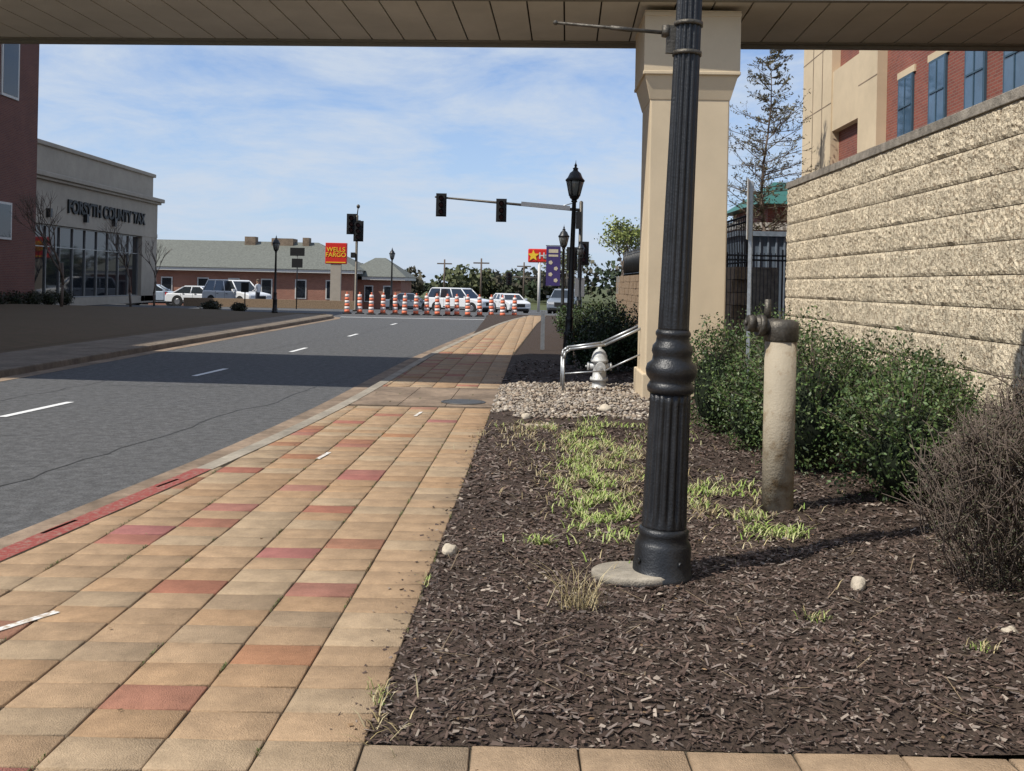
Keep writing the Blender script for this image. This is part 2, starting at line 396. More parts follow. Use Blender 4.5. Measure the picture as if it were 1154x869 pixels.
for k in range(420):
    y=random.uniform(3.0,12); x=random.uniform(kerbx(y)+.2,wallx(y)-.1)
    if x<redge(y) and random.random()<.75: continue
    P.append((x,y,(mh(x,y)+.02) if x>redge(y) else .008)); b=random.uniform(.5,1.1); C.append((.3*b,.19*b,.1*b))
L=leafquads(np.array(P),.026,.7); L[:,:,2]=np.array(P)[:,2][:,None]+(L[:,:,2]-np.array(P)[:,2][:,None])*.25
quads('fallen_leaves',L,np.array(C),M_grassb)
def blades(spots,cols,hmin,hmax,flat,w=.004,cl=-.12):
    V=[];C=[]
    for (cx,cy,rx,ry,n) in spots:
        for k in range(n):
            x=cx+random.gauss(0,.5)*rx; y=cy+random.gauss(0,.5)*ry
            if noise.noise((x*4,y*4,9))<cl: continue
            z=mh(x,y) if x>redge(y) else 0
            h=random.uniform(hmin,hmax); a=random.uniform(0,6.28); ln=random.uniform(flat*.3,flat)
            dx,dy=math.cos(a)*h*ln,math.sin(a)*h*ln; px,py=-math.sin(a)*w,math.cos(a)*w
            V.append([(x-px,y-py,z),(x+px,y+py,z),(x+dx*.5+px*.8,y+dy*.5+py*.8,z+h*.65),(x+dx*.5-px*.8,y+dy*.5-py*.8,z+h*.65)])
            V.append([(x+dx*.5-px*.8,y+dy*.5-py*.8,z+h*.65),(x+dx*.5+px*.8,y+dy*.5+py*.8,z+h*.65),(x+dx+px*.15,y+dy+py*.15,z+h*.85),(x+dx-px*.15,y+dy-py*.15,z+h*.85)])
            c=random.choice(cols); b=random.uniform(.7,1.2); C+= [tuple(q*b for q in c)]*2
    return V,C
gcol=[(.3,.4,.09),(.36,.44,.13),(.21,.32,.06),(.46,.47,.2),(.46,.44,.24)]
dry=[(.45,.36,.19),(.36,.28,.14),(.5,.42,.25)]
V,C=blades([(.85,9.2,.4,1.7,2600),(.62,7.4,.24,1.3,2300),(.66,6.45,.26,.45,800),(1.5,7.3,.45,.6,800),(.28,5.85,.17,.06,230),(1.62,6.35,.14,.3,450),(1.78,6.15,.16,.1,230),(1.3,10.4,1.0,.8,700),(.5,10.6,.6,.4,400)],gcol,.02,.07,1.5,.0045,-.03)
Vb,Cb=blades([(.85,8.4,.75,2.2,3200),(.3,10.2,.6,.8,800),(-.42,3.6,.12,.25,60),(1.5,6.9,.6,.8,600)],dry,.02,.07,2.0,.003)
quads('green_grass_patch',np.array(V+Vb),np.array(C+Cb),M_grassb)
V,C=blades([(.36,4.78,.10,.07,110)],dry,.06,.24,1.3,.0018,-1)
quads('dry_grass_tuft',np.array(V),np.array(C),M_grassb)
V,C=blades([(1.48,4.62,.07,.05,60),(2.05,4.2,.06,.05,50),(-.42,5.2,.02,.12,25),(-.47,3.75,.05,.10,50)],gcol+dry,.02,.055,1.1,.0025,-1)
quads('weeds',np.array(V),np.array(C),M_grassb)
sp=[]
for k in range(170):
    jj=random.randint(0,8); y=random.uniform(2.9,14); x=-.572-jj*W+.028*y
    if x>kerbx(y)+.2: sp.append((x,y,.006,.09,14))
V,C=blades(sp,[(.09,.12,.03),(.14,.16,.05),(.2,.17,.09)],.006,.018,1.2,.002,-1)
quads('joint_weeds',np.array(V),np.array(C),M_grassb)
ph=(1+5**.5)/2
ico=np.array([(-1,ph,0),(1,ph,0),(-1,-ph,0),(1,-ph,0),(0,-1,ph),(0,1,ph),(0,-1,-ph),(0,1,-ph),(ph,0,-1),(ph,0,1),(-ph,0,-1),(-ph,0,1)])/1.9
icf=[(0,11,5),(0,5,1),(0,1,7),(0,7,10),(0,10,11),(1,5,9),(5,11,4),(11,10,2),(10,7,6),(7,1,8),(3,9,4),(3,4,2),(3,2,6),(3,6,8),(3,8,9),(4,9,5),(2,4,11),(6,2,10),(8,6,7),(9,8,1)]
V=[];C=[]
for k in range(11000):
    y=random.uniform(10.3,15.4); x0=redge(y); x=x0+random.random()**1.1*2.3
    if y<12.2 and noise.noise((x*1.5,y*1.5,5))<.35*(12.2-y)-.12: continue
    s=random.uniform(.008,.02) if random.random()<.93 else random.uniform(.025,.04)
    M=Matrix.Rotation(random.random()*6.28,3,'Z')@Matrix.Diagonal((s,s*random.uniform(.6,1),s*random.uniform(.4,.8)))
    p=ico@np.array(M).T+np.array([x,y,mh(x,y)+s*.3+.012*random.random()])
    V.append(p); b=random.uniform(.6,1.15); c=random.choice([(.44,.36,.27),(.54,.47,.38),(.35,.27,.2),(.38,.33,.28)]); C.append(tuple(q*b for q in c))
quads('gravel',np.array(V),np.array(C),M_peb,k=12,faces=icf)
def rock(loc,s):
    mb=MB(); mb.ball((0,0,0),(1,1,1),0,8)
    mb.v=[tuple((Vector(p)*(1+.35*noise.noise(Vector(p)*1.3+Vector(loc)))))for p in mb.v]; mb.v=[(p[0]*s[0],p[1]*s[1],p[2]*s[2]) for p in mb.v]
    mb.obj('rock',M_rock,loc=loc,rot=(0,0,random.random()*3))
rock((-.33,5.72,.03),(.065,.045,.04)); rock((1.85,5.12,.06),(.055,.04,.045)); rock((2.3,4.45,.05),(.05,.04,.035)); rock((1.2,12.2,.06),(.1,.08,.06)); rock((.2,11.4,.05),(.07,.06,.05)); rock((2.3,3.8,.04),(.025,.02,.02))

# ---------------------------------------------------------- foreground lamp post
lp=empty('street_lamp',(.845,5.31,.0),(0,R(1.6),0))
mb=MB()
prof=[(.165,.0),(.165,.05),(.158,.055),(.158,.10),(.152,.112),(.152,.20),(.145,.215),(.128,.245),(.135,.262),(.135,.285),(.122,.30)]
mb.rev(prof,64)
mb.rev([(.121,.295)]+[(.121-.012*t/14*1.0,.31+ .72*t/14) for t in range(15)],160,0,fl=(16,.014,.32,1.02))
mb.rev([(.108,1.02),(.125,1.035),(.128,1.06),(.12,1.075),(.112,1.09),(.135,1.12),(.14,1.15),(.133,1.18),(.108,1.20),(.104,1.23),(.112,1.25),(.108,1.28),(.092,1.30),(.088,1.33),(.095,1.34),(.095,1.355),(.085,1.37)],64)
mb.rev([(.084,1.365)]+[(.084-.026*t/20,1.38+3.0*t/20) for t in range(21)],144,0,fl=(14,.010,1.39,4.36))
for a in range(4):
    an=a*math.pi/2+.5; mb.cyl((.15*math.cos(an),.15*math.sin(an),.13),(.166*math.cos(an),.166*math.sin(an),.13),.014,.014,8)
mb.obj('fluted_pole',M_blackd,lp)
mb=MB()
for z in (2.86,3.02): mb.rev([(.079,z),(.079,z+.022)],32)
mb.box(-.115,-.06,-.015,.015,2.87,3.02); mb.cyl((-.1,0,2.98),(-.72,0.05,3.02),.011,.008,10); mb.cyl((-.12,0,2.96),(-.12,0,3.02),.024,.024,12); mb.cyl((-.3,.012,2.99),(-.42,.02,3.0),.013,.013,10)
mb.ball((-.72,.05,3.02),(.014,.014,.014)); mb.obj('banner_bracket',M_castd,lp)
def lantern(mb,z,s=1):
    mb.rev([(.05*s,z),(.09*s,z+.04*s),(.10*s,z+.07*s),(.12*s,z+.09*s)],20,0)
    mb.rev([(.10*s,z+.09*s),(.16*s,z+.33*s),(.165*s,z+.38*s)],16,1)
    for i in range(6):
        a=i*math.pi/3; mb.cyl((.105*s*math.cos(a),.105*s*math.sin(a),z+.09*s),(.17*s*math.cos(a),.17*s*math.sin(a),z+.38*s),.011*s,.011*s,6,0)
    mb.rev([(.19*s,z+.375*s),(.195*s,z+.40*s),(.15*s,z+.45*s),(.11*s,z+.54*s),(.06*s,z+.58*s),(.045*s,z+.61*s),(.06*s,z+.63*s),(.02*s,z+.66*s),(.03*s,z+.69*s),(.008*s,z+.74*s),(.002*s,z+.80*s)],20,0)
mb=MB(); mb.rev([(.05,4.36),(.06,4.4),(.08,4.45),(.05,4.5)],20); lantern(mb,4.5,1.0); mb.obj('lantern',[M_black,M_lampgl],lp)
def lamp(loc,H,tilt=1.3,banner=False):
    e=empty('street_lamp',loc,(0,R(tilt),0)); mb=MB()
    mb.rev([(.15,0),(.15,.06),(.12,.1),(.13,.16),(.11,.22),(.1,.6),(.115,.63),(.08,.68),(.075,.9),(.09,.94),(.06,.98),(.042,H-.85),(.065,H-.83),(.05,H-.8)],32,0,fl=(12,.008,.15,H-.9)); mb.obj('pole',M_black,e)
    mb=MB(); lantern(mb,H-.8,1); mb.obj('lantern',[M_black,M_lampgl],e)
    if banner:
        mb=MB(); mb.cyl((0,0,2.92),(-.6,0,2.92),.015); mb.cyl((0,0,1.55),(-.6,0,1.55),.015); mb.obj('brackets',M_black,e)
        mb=MB(); mb.box(-.58,-.1,-.006,.006,1.57,2.9); mb.obj('banner',M_purple,e)
        mb=MB()
        for i in range(4):
            z=1.75+i*.2; mb.rev([(.075,0),(.075,.004)],5,0,M=Matrix.Translation((-.34+.09*(-1)**i,-.008,z))@Matrix.Rotation(R(90),4,'X'))
        mb.box(-.5,-.18,-.011,-.0075,2.55,2.62);mb.box(-.5,-.18,-.011,-.0075,2.68,2.8); mb.obj('banner_print',M_cream,e)
    return e
lamp((1.14,19.5,0),4.1,1.2)
lamp((1.72,33,0),3.65,0,True)
lamp((3.1,44.5,-.02),3.7,0)
lamp((-11.2,46.2,0),3.7,0)
lamp((-7.4,60,gz(60)-.12),3.9,0)
lamp((3.9,62,gz(62)-.12),3.6,0)
mb=MB(); mb.rev([(.25,0),(.25,.035),(.235,.045)],40); o=mb.obj('concrete_footing',M_conc,loc=(.70,5.29,.022)); o.scale=(.95,.68,1)

# ---------------------------------------------------------- pipe post with valve head
e=empty('pipe_bollard',(1.88,6.8,.03))
mb=MB(); mb.rev([(.108,-.05),(.108,1.22)],40); mb.obj('pipe',M_pipe,e)
mb=MB(); mb.rev([(.112,1.21),(.118,1.22),(.122,1.30),(.118,1.345),(.08,1.36)],40)
mb.cyl((.02,0,1.30),(-.2,-.03,1.33),.062,.055,20); mb.cyl((-.13,-.025,1.315),(-.17,-.03,1.32),.076,.076,20); mb.cyl((-.2,-.03,1.33),(-.245,-.035,1.335),.062,.055,16); mb.cyl((-.245,-.035,1.335),(-.265,-.037,1.337),.02,.02,8)
mb.cyl((-.1,-.02,1.36),(-.1,-.02,1.50),.025,.022,12)
mb.obj('valve_head',M_castd,e)

e=empty('traffic_sign',(2.42,10,0),(0,0,R(70)))
mb=MB(); mb.box(-.035,.035,-.004,.004,0,2.7,0); mb.box(-.04,-.032,-.03,.004,0,2.7); mb.box(.032,.04,-.03,.004,0,2.7); mb.obj('channel_post',M_steel,e)
mb=MB(); mb.box(-.16,.16,.006,.012,2.1,2.72); mb.obj('sign_plate',M_frame,e,bevel=.002)
mb=MB(); mb.box(-.13,.13,.0135,.0155,2.2,2.23);mb.box(-.1,.1,.0135,.0155,2.35,2.55); mb.obj('sign_print',M_red,e)

# ---------------------------------------------------------- hydrant
e=empty('fire_hydrant',(1.36,14.9,.03)); mb=MB()
mb.rev([(.15,0),(.15,.03),(.11,.04),(.105,.12),(.14,.125),(.14,.16),(.105,.165),(.10,.40),(.135,.405),(.135,.44),(.12,.45),(.115,.50),(.09,.56),(.05,.60),(.03,.61),(.03,.66),(.0,.665)],28)
mb.cyl((0,0,.34),(0,-.19,.34),.065,.065,16); mb.cyl((0,-.19,.34),(0,-.215,.34),.08,.075,16); mb.cyl((0,-.215,.34),(0,-.25,.34),.02,.02,6)
for sx in(-1,1): mb.cyl((0,0,.34),(sx*.16,0,.34),.05,.05,14); mb.cyl((sx*.16,0,.34),(sx*.185,0,.34),.062,.06,14); mb.cyl((sx*.185,0,.34),(sx*.215,0,.34),.018,.018,6)
for i in range(8):
    a=i*math.pi/4; mb.cyl((.122*math.cos(a),.122*math.sin(a),.11),(.122*math.cos(a),.122*math.sin(a),.18),.011,.011,6)
mb.obj('hydrant_body',M_hyd,e)
mb=MB()
for dy in (0,.5):
    x0=.78
    pts=[(x0,14.3+dy,-.02),(x0,14.3+dy,.52),(x0+.02,14.3+dy,.61),(x0+.09,14.3+dy,.66),(x0+.6,14.25+dy,.74),(x0+1.25,14.2+dy,1.06)]
    mb.tube(pts,.02)
mb.cyl((1.95,14.22,0),(1.95,14.22,1.0),.02); mb.tube([(x0,14.3,.3),(x0+.6,14.25,.36),(x0+1.2,14.2,.66)],.012)
mb.obj('handrail',M_steel)
e=empty('short_sign_post',(.78,24,0)); mb=MB(); mb.box(-.05,.05,-.012,.012,0,.95); mb.cyl((0,.02,0),(0,.02,.9),.02); mb.obj('plate',M_steel,e)

# ---------------------------------------------------------- shrubs
def shrub(name,blobs,n,size,cols,twig=200,asp=.5,core=True):
    e=empty(name,(blobs[0][0],blobs[0][1],0)); ox,oy=blobs[0][0],blobs[0][1]
    P=[];tw=[];C=[]
    per=n//len(blobs)
    for (x,y,r,h) in blobs:
        k=0
        while k<per:
            d=Vector((random.gauss(0,1),random.gauss(0,1),random.gauss(0,1))).normalized()
            rr=random.random()**.28
            lum=1+.36*noise.noise(d*2.2+Vector((x*3,y*3,0)))+.3*noise.noise(d*5+Vector((x,y,4)))
            p=Vector((d.x*r*rr*lum,d.y*r*rr*lum,h*.52+d.z*h*.5*rr*lum))
            if p.z<.03: 
                if random.random()<.6: continue
                p.z=abs(p.z)+.03
            k+=1
            P.append((p.x+x-ox,p.y+y-oy,p.z))
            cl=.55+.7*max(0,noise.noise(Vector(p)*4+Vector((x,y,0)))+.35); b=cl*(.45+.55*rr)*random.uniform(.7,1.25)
            c=random.choice(cols); C.append(tuple(q*b for q in c))
        for s_ in range(twig):
            d=Vector((random.gauss(0,.7),random.gauss(0,.7),abs(random.gauss(.6,.6)))).normalized()
            L=random.uniform(.8,1.14)
            lum=1+.3*noise.noise(d*2.2+Vector((x*3,y*3,0)))
            p1=Vector((x-ox+d.x*r*L*lum,y-oy+d.y*r*L*lum,h*.5+d.z*h*.5*L*lum))
            if twig>300:
                p0=Vector((p1.x*.55+(x-ox)*.45+random.gauss(0,.08),p1.y*.55+(y-oy)*.45+random.gauss(0,.08),max(.02,p1.z-random.uniform(.2,.5))))
                pm=p0.lerp(p1,.5)+Vector((random.gauss(0,.03),random.gauss(0,.03),random.gauss(0,.02))); tw.append((p0,pm)); tw.append((pm,p1))
                for q in range(2): tw.append((pm.lerp(p1,random.random()),p1+Vector((random.gauss(0,.05),random.gauss(0,.05),random.gauss(-.02,.05)))))
            else:
                p0=Vector((x-ox,y-oy,h*.35)); tw.append((p0,p1))
            for q in range(12 if twig<300 else 8):
                t=random.uniform(.6,1.03); pp=p0.lerp(p1,t)+Vector((random.gauss(0,.014),random.gauss(0,.014),random.gauss(0,.014))); P.append(tuple(pp)); c=random.choice(cols); C.append(tuple(v*1.2 for v in c))
    quads('leaves',leafquads(np.array(P),size,asp),np.array(C),M_leaf,e)
    mb=MB()
    for a,b in tw: mb.cyl(a,b,.0035 if twig>300 else .005,.0013,4)
    mb.obj('branches',M_bark,e)
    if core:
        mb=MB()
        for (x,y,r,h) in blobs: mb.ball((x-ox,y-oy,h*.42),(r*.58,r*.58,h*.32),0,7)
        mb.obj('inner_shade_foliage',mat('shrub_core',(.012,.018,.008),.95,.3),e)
    return e
gl=[(.065,.11,.03),(.085,.14,.04),(.045,.08,.025),(.13,.17,.055)]
shrub('evergreen_shrub',[(2.95,7.15,.60,1.05),(2.55,8.3,.60,1.3),(3.3,7.9,.45,1.15)],24000,.034,gl,150)
shrub('evergreen_shrub',[(2.2,10.4,.42,1.25),(2.75,10.6,.5,1.35),(2.35,9.4,.4,1.0)],13000,.036,gl,110)
shrub('evergreen_shrub',[(3.3,9.3,.5,1.2),(3.2,11.6,.5,1.3)],6000,.04,gl,60)
shrub('twiggy_shrub',[(2.62,5.1,.42,.95),(3.0,5.6,.42,1.05),(2.85,4.6,.35,.75)],30000,.018,[(.11,.09,.06),(.08,.08,.045),(.14,.11,.08),(.07,.08,.035)],520,.3,False)
shrub('evergreen_shrub',[(1.75,17.6,.5,1.3),(2.2,17.9,.55,1.15),(1.45,18.4,.4,.9)],7000,.06,[(.025,.05,.018),(.04,.07,.02),(.02,.035,.012)],20)
shrub('evergreen_shrub',[(1.75,26,.6,1.1),(2.5,27,.7,1.2),(1.9,29.5,.6,1.0),(3.0,31,.7,1.0)],5000,.08,[(.05,.09,.025),(.07,.10,.03)],10)

# ---------------------------------------------------------- block retaining wall
CH=.252; top=3.0; n=12
e=empty('retaining_wall',(0,0,0))
mb=MB()
for c in range(n):
    z0=.0+c*CH-.02; z1=z0+CH
    y=-3+(.23 if c%2 else 0)
    while y<13.62:
        L=random.choice([.46,.46,.46,.30]); y1=min(y+L,13.62)
        if y1-y<.1: y1=13.62
        near=y>5
        nu,nv=(max(4,int((y1-y)/.025)),9) if near else (4,3); gz_=.0035; gy=.002
        vs=[];fs=[]; bo=random.uniform(-.004,.004)
        for j in range(nv+1):
            for i in range(nu+1):
                yy=y+gy+(y1-y-2*gy)*i/nu; zz=z0+gz_+(z1-z0-2*gz_)*j/nv
                if j==0 or j==nv: d=.004
                elif i==0 or i==nu: d=.007
                else: d=.015+bo+.010*noise.noise((yy*9,zz*9,c*.3))+.015*noise.noise((yy*34,zz*34,1))
                vs.append((wallx(yy)-d,yy,zz))
        for j in range(nv):
            for i in range(nu): a=j*(nu+1)+i; fs.append((a,a+nu+1,a+nu+2,a+1))
        mb.add(vs,fs); y=y1
mb.obj('blocks',M_block,e)
mb=MB()
def wprism(x_off0,x_off1,y0,y1,z0,z1):
    q=[(wallx(y0)+x_off0,y0),(wallx(y0)+x_off1,y0),(wallx(y1)+x_off1,y1),(wallx(y1)+x_off0,y1)]
    mb.add([(a,b,z0) for a,b in q]+[(a,b,z1) for a,b in q],[(3,2,1,0),(4,5,6,7),(0,1,5,4),(1,2,6,5),(2,3,7,6),(3,0,4,7)])
wprism(.008,.4,-3,13.6,-.1,top-.004); mb.obj('backing',mat('mortar',(.2,.155,.11),.95,.2),e)
mb=MB(); y=-3
while y<13.6:
    y1=min(y+.46,13.64); wprism(-.03,.42,y+.002,y1-.002,top+.002,top+.09); y=y1
mb.obj('cap_stones',M_cap,e,bevel=.006)
mb=MB(); mb.box(4.0,9.0,-3,13.5,2.5,2.9); mb.obj('upper_terrain',M_lawn)
e=empty('retaining_wall',(0,0,0)); mb=MB()
for c in range(9):
    y=16.5+(.2 if c%2 else 0)
    while y<37.5:
        mb.box(3.75+.012*(y-16)+random.uniform(0,.03),4.2+.012*(y-16),y+.01,y+.41,c*.22,c*.22+.21); y+=.42
mb.obj('blocks',M_blockd,e)
mb=MB(); mb.box(4.02,4.5,16.5,37.6,0,1.97); mb.obj('backing',M_cap,e)
def fence(name,p0,p1,z0,h,sp=.12,r=.009):
    mb=MB(); a=Vector(p0);b=Vector(p1);L=(b-a).length;k=int(L/sp)
    for i in range(k+1):
        p=a.lerp(b,i/k); rr=r*(2.6 if i%16==0 else 1); mb.cyl((p.x,p.y,z0),(p.x,p.y,z0+h+(.06 if i%16==0 else 0)),rr,rr,6)
    for zz in(.12,h-.12,h*.98): mb.cyl((a.x,a.y,z0+zz),(b.x,b.y,z0+zz),.018,.018,6)
    mb.obj(name,M_black)
fence('iron_fence',(4.1,17,0),(4.35,38,0),1.95,.95,.14,.011)
fence('iron_fence',(3.5,16.2,0),(6.2,16.2,0),0.0,2.2,.06,.006)

# ---------------------------------------------------------- pedestrian bridge
e=empty('pedestrian_bridge',(0,13.5,0),(0,0,R(-3.2)))
SZ=5.47; NE=-.25; FE=2.12; mb=MB(); x=-22.4
while x<9.2:
    mb.box(x+.012,x+.50,NE+.05,FE,SZ,SZ+.03); x+=.512
mb.obj('soffit_panels',M_soff,e)
mb=MB(); mb.box(-22.4,9.2,NE+.02,FE+.05,SZ+.035,SZ+.4); mb.obj('deck',M_soffd,e)
mb=MB(); mb.box(-22.4,9.2,FE+.01,FE+.12,SZ-.06,SZ+.5); mb.box(-22.4,9.2,NE-.1,NE+.015,SZ-.03,SZ+.5); mb.box(-22.4,9.2,FE-.12,FE+.005,SZ-.022,SZ-.003); mb.obj('edge_trim',M_trim,e)
mb=MB(); mb.box(-22.4,9.2,FE-.05,FE+.1,SZ+.5,13.8); mb.box(-22.4,9.2,NE-.08,NE+.07,SZ+.5,13.8); mb.box(-22.4,9.2,NE-.1,FE+.15,13.8,14.1); mb.obj('side_walls_and_roof',M_beige,e)
mb=MB()
for i in range(11):
    for z in (6.6,10.3): mb.box(-21.5+i*2.6,-19.4+i*2.6,NE-.10,NE-.082,z,z+1.9)
mb.obj('windows',M_glass,e)
e=empty('bridge_pier',(2.41,13.5,0),(0,0,R(-1.7))); mb=MB()
mb.box(-.545,.545,0,1.08,0,4.25); mb.box(-.59,.59,-.05,1.13,0,.4)
mb.obj('shaft',M_beige,e,bevel=.02)
mb=MB(); mb.box(-.655,.655,-.12,1.2,4.53,5.40)
vs=[(-.55,-.01,4.2),(.55,-.01,4.2),(.55,1.09,4.2),(-.55,1.09,4.2),(-.64,-.10,4.533),(.64,-.10,4.533),(.64,1.18,4.533),(-.64,1.18,4.533)]
mb.add(vs,[(3,2,1,0),(4,5,6,7),(0,1,5,4),(1,2,6,5),(2,3,7,6),(3,0,4,7)]); mb.obj('capital',M_beige,e)
mb=MB(); mb.box(-.665,.665,-.13,1.21,4.52,4.57); mb.box(-.665,.665,-.13,1.21,5.32,5.38); mb.obj('mouldings',M_beige,e,bevel=.01)

# ---------------------------------------------------------- left brick building
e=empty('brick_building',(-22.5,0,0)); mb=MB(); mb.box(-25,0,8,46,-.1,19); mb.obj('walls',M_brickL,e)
fr=MB(); gl_=MB()
for y in (13,19,25,31,37,42.6):
    for z0,z1 in((9.4,12.4),(14.5,17.5)):
        fr.box(.0,.06,y,y+1.5,z0,z1); gl_.box(.05,.07,y+.12,y+1.38,z0+.12,z1-.12)
    fr.box(0,.06,y-.4,y+1.1,3.1,4.75); gl_.box(.05,.07,y-.3,y+1.0,3.2,4.65)
fr.obj('window_frames',M_frame,e); gl_.obj('window_glass',M_glass,e)
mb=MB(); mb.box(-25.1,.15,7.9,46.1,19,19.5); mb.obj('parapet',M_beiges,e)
# ---------------------------------------------------------- storefront building
e=empty('storefront_building',(-23.7,0,0)); mb=MB()
mb.box(-20,0,46.3,65,4.15,6.35)
for y in (46.3,62.4): mb.box(-.5,.0,y,y+.6,0,4.15)
mb.box(-.5,0,63.02,65,0,4.15); mb.box(-20,-.5,64.6,65,0,4.15); mb.box(-.4,0.0,46.3,65,-.1,.35)
mb.box(-20,-.25,46.5,64.8,6.75,8.15); mb.box(-.12,.03,46.3,65,4.152,4.4)
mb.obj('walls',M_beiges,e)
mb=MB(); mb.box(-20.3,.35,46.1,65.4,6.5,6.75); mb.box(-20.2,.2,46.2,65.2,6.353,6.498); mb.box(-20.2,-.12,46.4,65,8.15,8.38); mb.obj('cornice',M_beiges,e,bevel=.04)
mb=MB(); mb.box(-19,-.3,46.9,62.4,.35,4.15); mb.obj('storefront_glass',M_glass,e)
mb=MB()
for y in np.arange(46.95,62.4,1.54): mb.box(-.3,-.22,y,y+.05,.35,4.15)
for z in (.36,3.0,4.08): mb.box(-.3,-.23,46.9,62.4,z,z+.05)
mb.obj('mullions',mat('aluminium',(.35,.35,.34),.4,.1,metal=.5),e)
text('FORSYTH COUNTY TAX',.98,M_letter,e,(.06,57.2,5.2),(R(90),0,R(90)),.04,bold=.03)
mb=MB()
for y in (49.5,53.8,57.6): mb.box(-.02,.22,y,y+.25,4.5,4.95)
mb.obj('wall_lights',M_black,e)
# ---------------------------------------------------------- bank building
G=-.8
e=empty('bank_building',(0,0,0))
def hip(mb,x0,x1,y0,y1,z0,z1,ov=.5,run=None):
    x0-=ov;x1+=ov;y0-=ov;y1+=ov; run=run or (y1-y0)/2
    ym=(y0+y1)/2
    mb.add([(x0,y0,z0),(x1,y0,z0),(x1,y1,z0),(x0,y1,z0),(x0+run,ym,z1),(x1-run,ym,z1)],[(0,1,5,4),(1,2,5),(2,3,4,5),(3,0,4),(3,2,1,0)])
mb=MB(); mb.box(-32,-14,86,98,G-.1,2.2); mb.box(-13.99,-10,88,97,G-.1,1.7); mb.box(-40,-32.01,90,97,G-.1,2.2); mb.obj('walls',M_brickW,e)
mb=MB(); hip(mb,-40,-14,86,98,2.5,5.1,.7,5); hip(mb,-15,-10,88,97,2.0,3.8,.5,2.5); mb.obj('roof',M_roof,e)
mb=MB(); mb.box(-32.6,-13.5,85.4,98.5,2.2,2.48); mb.box(-13.48,-9.6,87.6,97.4,1.7,1.98); mb.obj('cornice',M_frame,e)
mb=MB(); g2=MB()
for x in (-30.4,-27.2,-24.5,-21.6,-18.6,-15.9): mb.box(x-.5,x+.5,85.93,86,-.1,1.6); g2.box(x-.4,x+.4,85.9,85.925,0,1.5)
for x in(-12.9,-11.2): mb.box(x-.4,x+.4,87.93,88,-.3,1.2); g2.box(x-.3,x+.3,87.9,87.925,-.2,1.1)
mb.obj('window_frames',M_frame,e); g2.obj('window_glass',M_glass,e)
mb=MB(); mb.box(-25,-24,91,92,4,5.5);mb.box(-22.5,-20.5,91,93,4,5.4);mb.box(-19.6,-19,91,92,4,5.5); mb.obj('rooftop_units',M_concd,e)
e=empty('bank_sign',(-13.0,72,-.5)); mb=MB(); mb.box(-.38,.38,-.15,.15,0,3.3); mb.box(-.6,.6,-.3,.3,0,.4); mb.obj('pillar',M_beiges,e)
mb=MB(); mb.box(-.78,.78,-.2,.2,3.3,4.85); mb.obj('sign_box',M_red,e,bevel=.03)
text('WELLS\nFARGO',.46,M_yel,e,(0,-.215,4.15),(R(90),0,0),.01,bold=.004)
mb=MB(); mb.box(-.72,.72,-.215,-.203,3.38,3.45); mb.obj('sign_stripe',M_yel,e)
e=empty('restaurant_sign',(2.35,85,-.8)); mb=MB(); mb.cyl((0,0,0),(0,0,4.5),.12); mb.obj('pole',M_frame,e)
mb=MB(); mb.box(-1.0,1.3,-.15,.15,4.3,5.5); mb.obj('sign_box',M_red,e,bevel=.1)
mb=MB(); pts=[]
for i in range(10):
    a=math.pi/2+i*math.pi/5; r=.52 if i%2==0 else .23; pts.append((-.55+r*math.cos(a),4.9+r*math.sin(a)))
mb.prism(pts,-.2,-.16); mb.obj('star',M_yel,e)
text("Har",.75,M_frame,e,(.5,-.17,4.88),(R(90),0,0),.01,bold=.02)

# ---------------------------------------------------------- right building
e=empty('brick_office_building',(0,0,0))
def bx(y): return 9.45+.03*y
def rb(mb,y0,y1,z0,z1,o0,o1):
    q=[(bx(y0)-o1,y0),(bx(y0)-o0,y0),(bx(y1)-o0,y1),(bx(y1)-o1,y1)]
    mb.add([(a,b,z0) for a,b in q]+[(a,b,z1) for a,b in q],[(3,2,1,0),(4,5,6,7),(0,1,5,4),(1,2,6,5),(2,3,7,6),(3,0,4,7)])
mb=MB(); rb(mb,10,34.6,0,15,-14,0); mb.obj('walls',M_brickR,e)
mb=MB()
rb(mb,27.0,28.6,0,14.9,.003,.28); rb(mb,31.3,34.7,0,14.9,.003,.28); rb(mb,28.6,31.3,0,4.2,.003,.24); rb(mb,28.6,31.3,6.7,8.6,.003,.24); rb(mb,28.6,31.3,10.6,12,.003,.24)
mb.obj('precast_panels',M_beige,e)
mb=MB()
for z in (3.5,5.6,7.6,9.5): rb(mb,31.3,34.72,z,z+.03,.281,.286); rb(mb,27,28.6,z,z+.03,.281,.286)
for y in (32.3,33.4): rb(mb,y,y+.06,0,14.9,.281,.287)
mb.obj('panel_joints',M_concd,e)
fr=MB(); g2=MB(); si=MB(); mu=MB()
for i,y in enumerate((25.5,23.45,21.4,19.55,17.6,15.6)):
    for z0,z1 in ((5.6,7.25),(8.6,10.2),(2.6,4.2)):
        rb(fr,y-.5,y+.5,z0,z1,.002,.06); rb(g2,y-.43,y+.43,z0+.07,z1-.07,.061,.065)
        rb(mu,y-.02,y+.02,z0+.07,z1-.07,.066,.08); rb(mu,y-.43,y+.43,(z0+z1)/2,(z0+z1)/2+.04,.081,.09)
        rb(si,y-.6,y+.6,z0-.12,z0-.003,.002,.1); rb(si,y-.6,y+.6,z1+.003,z1+.18,.002,.05)
fr.obj('window_frames',M_bframe,e); g2.obj('window_glass',M_glassb,e); si.obj('sills',M_beige,e); mu.obj('mullions',M_bframe,e)
e=empty('teal_roof_building',(0,0,0)); mb=MB(); mb.box(9.9,14,38,44,0,4.9); mb.box(9.8,14.1,37.9,37.98,3.2,3.4); mb.obj('walls',M_brickR,e)
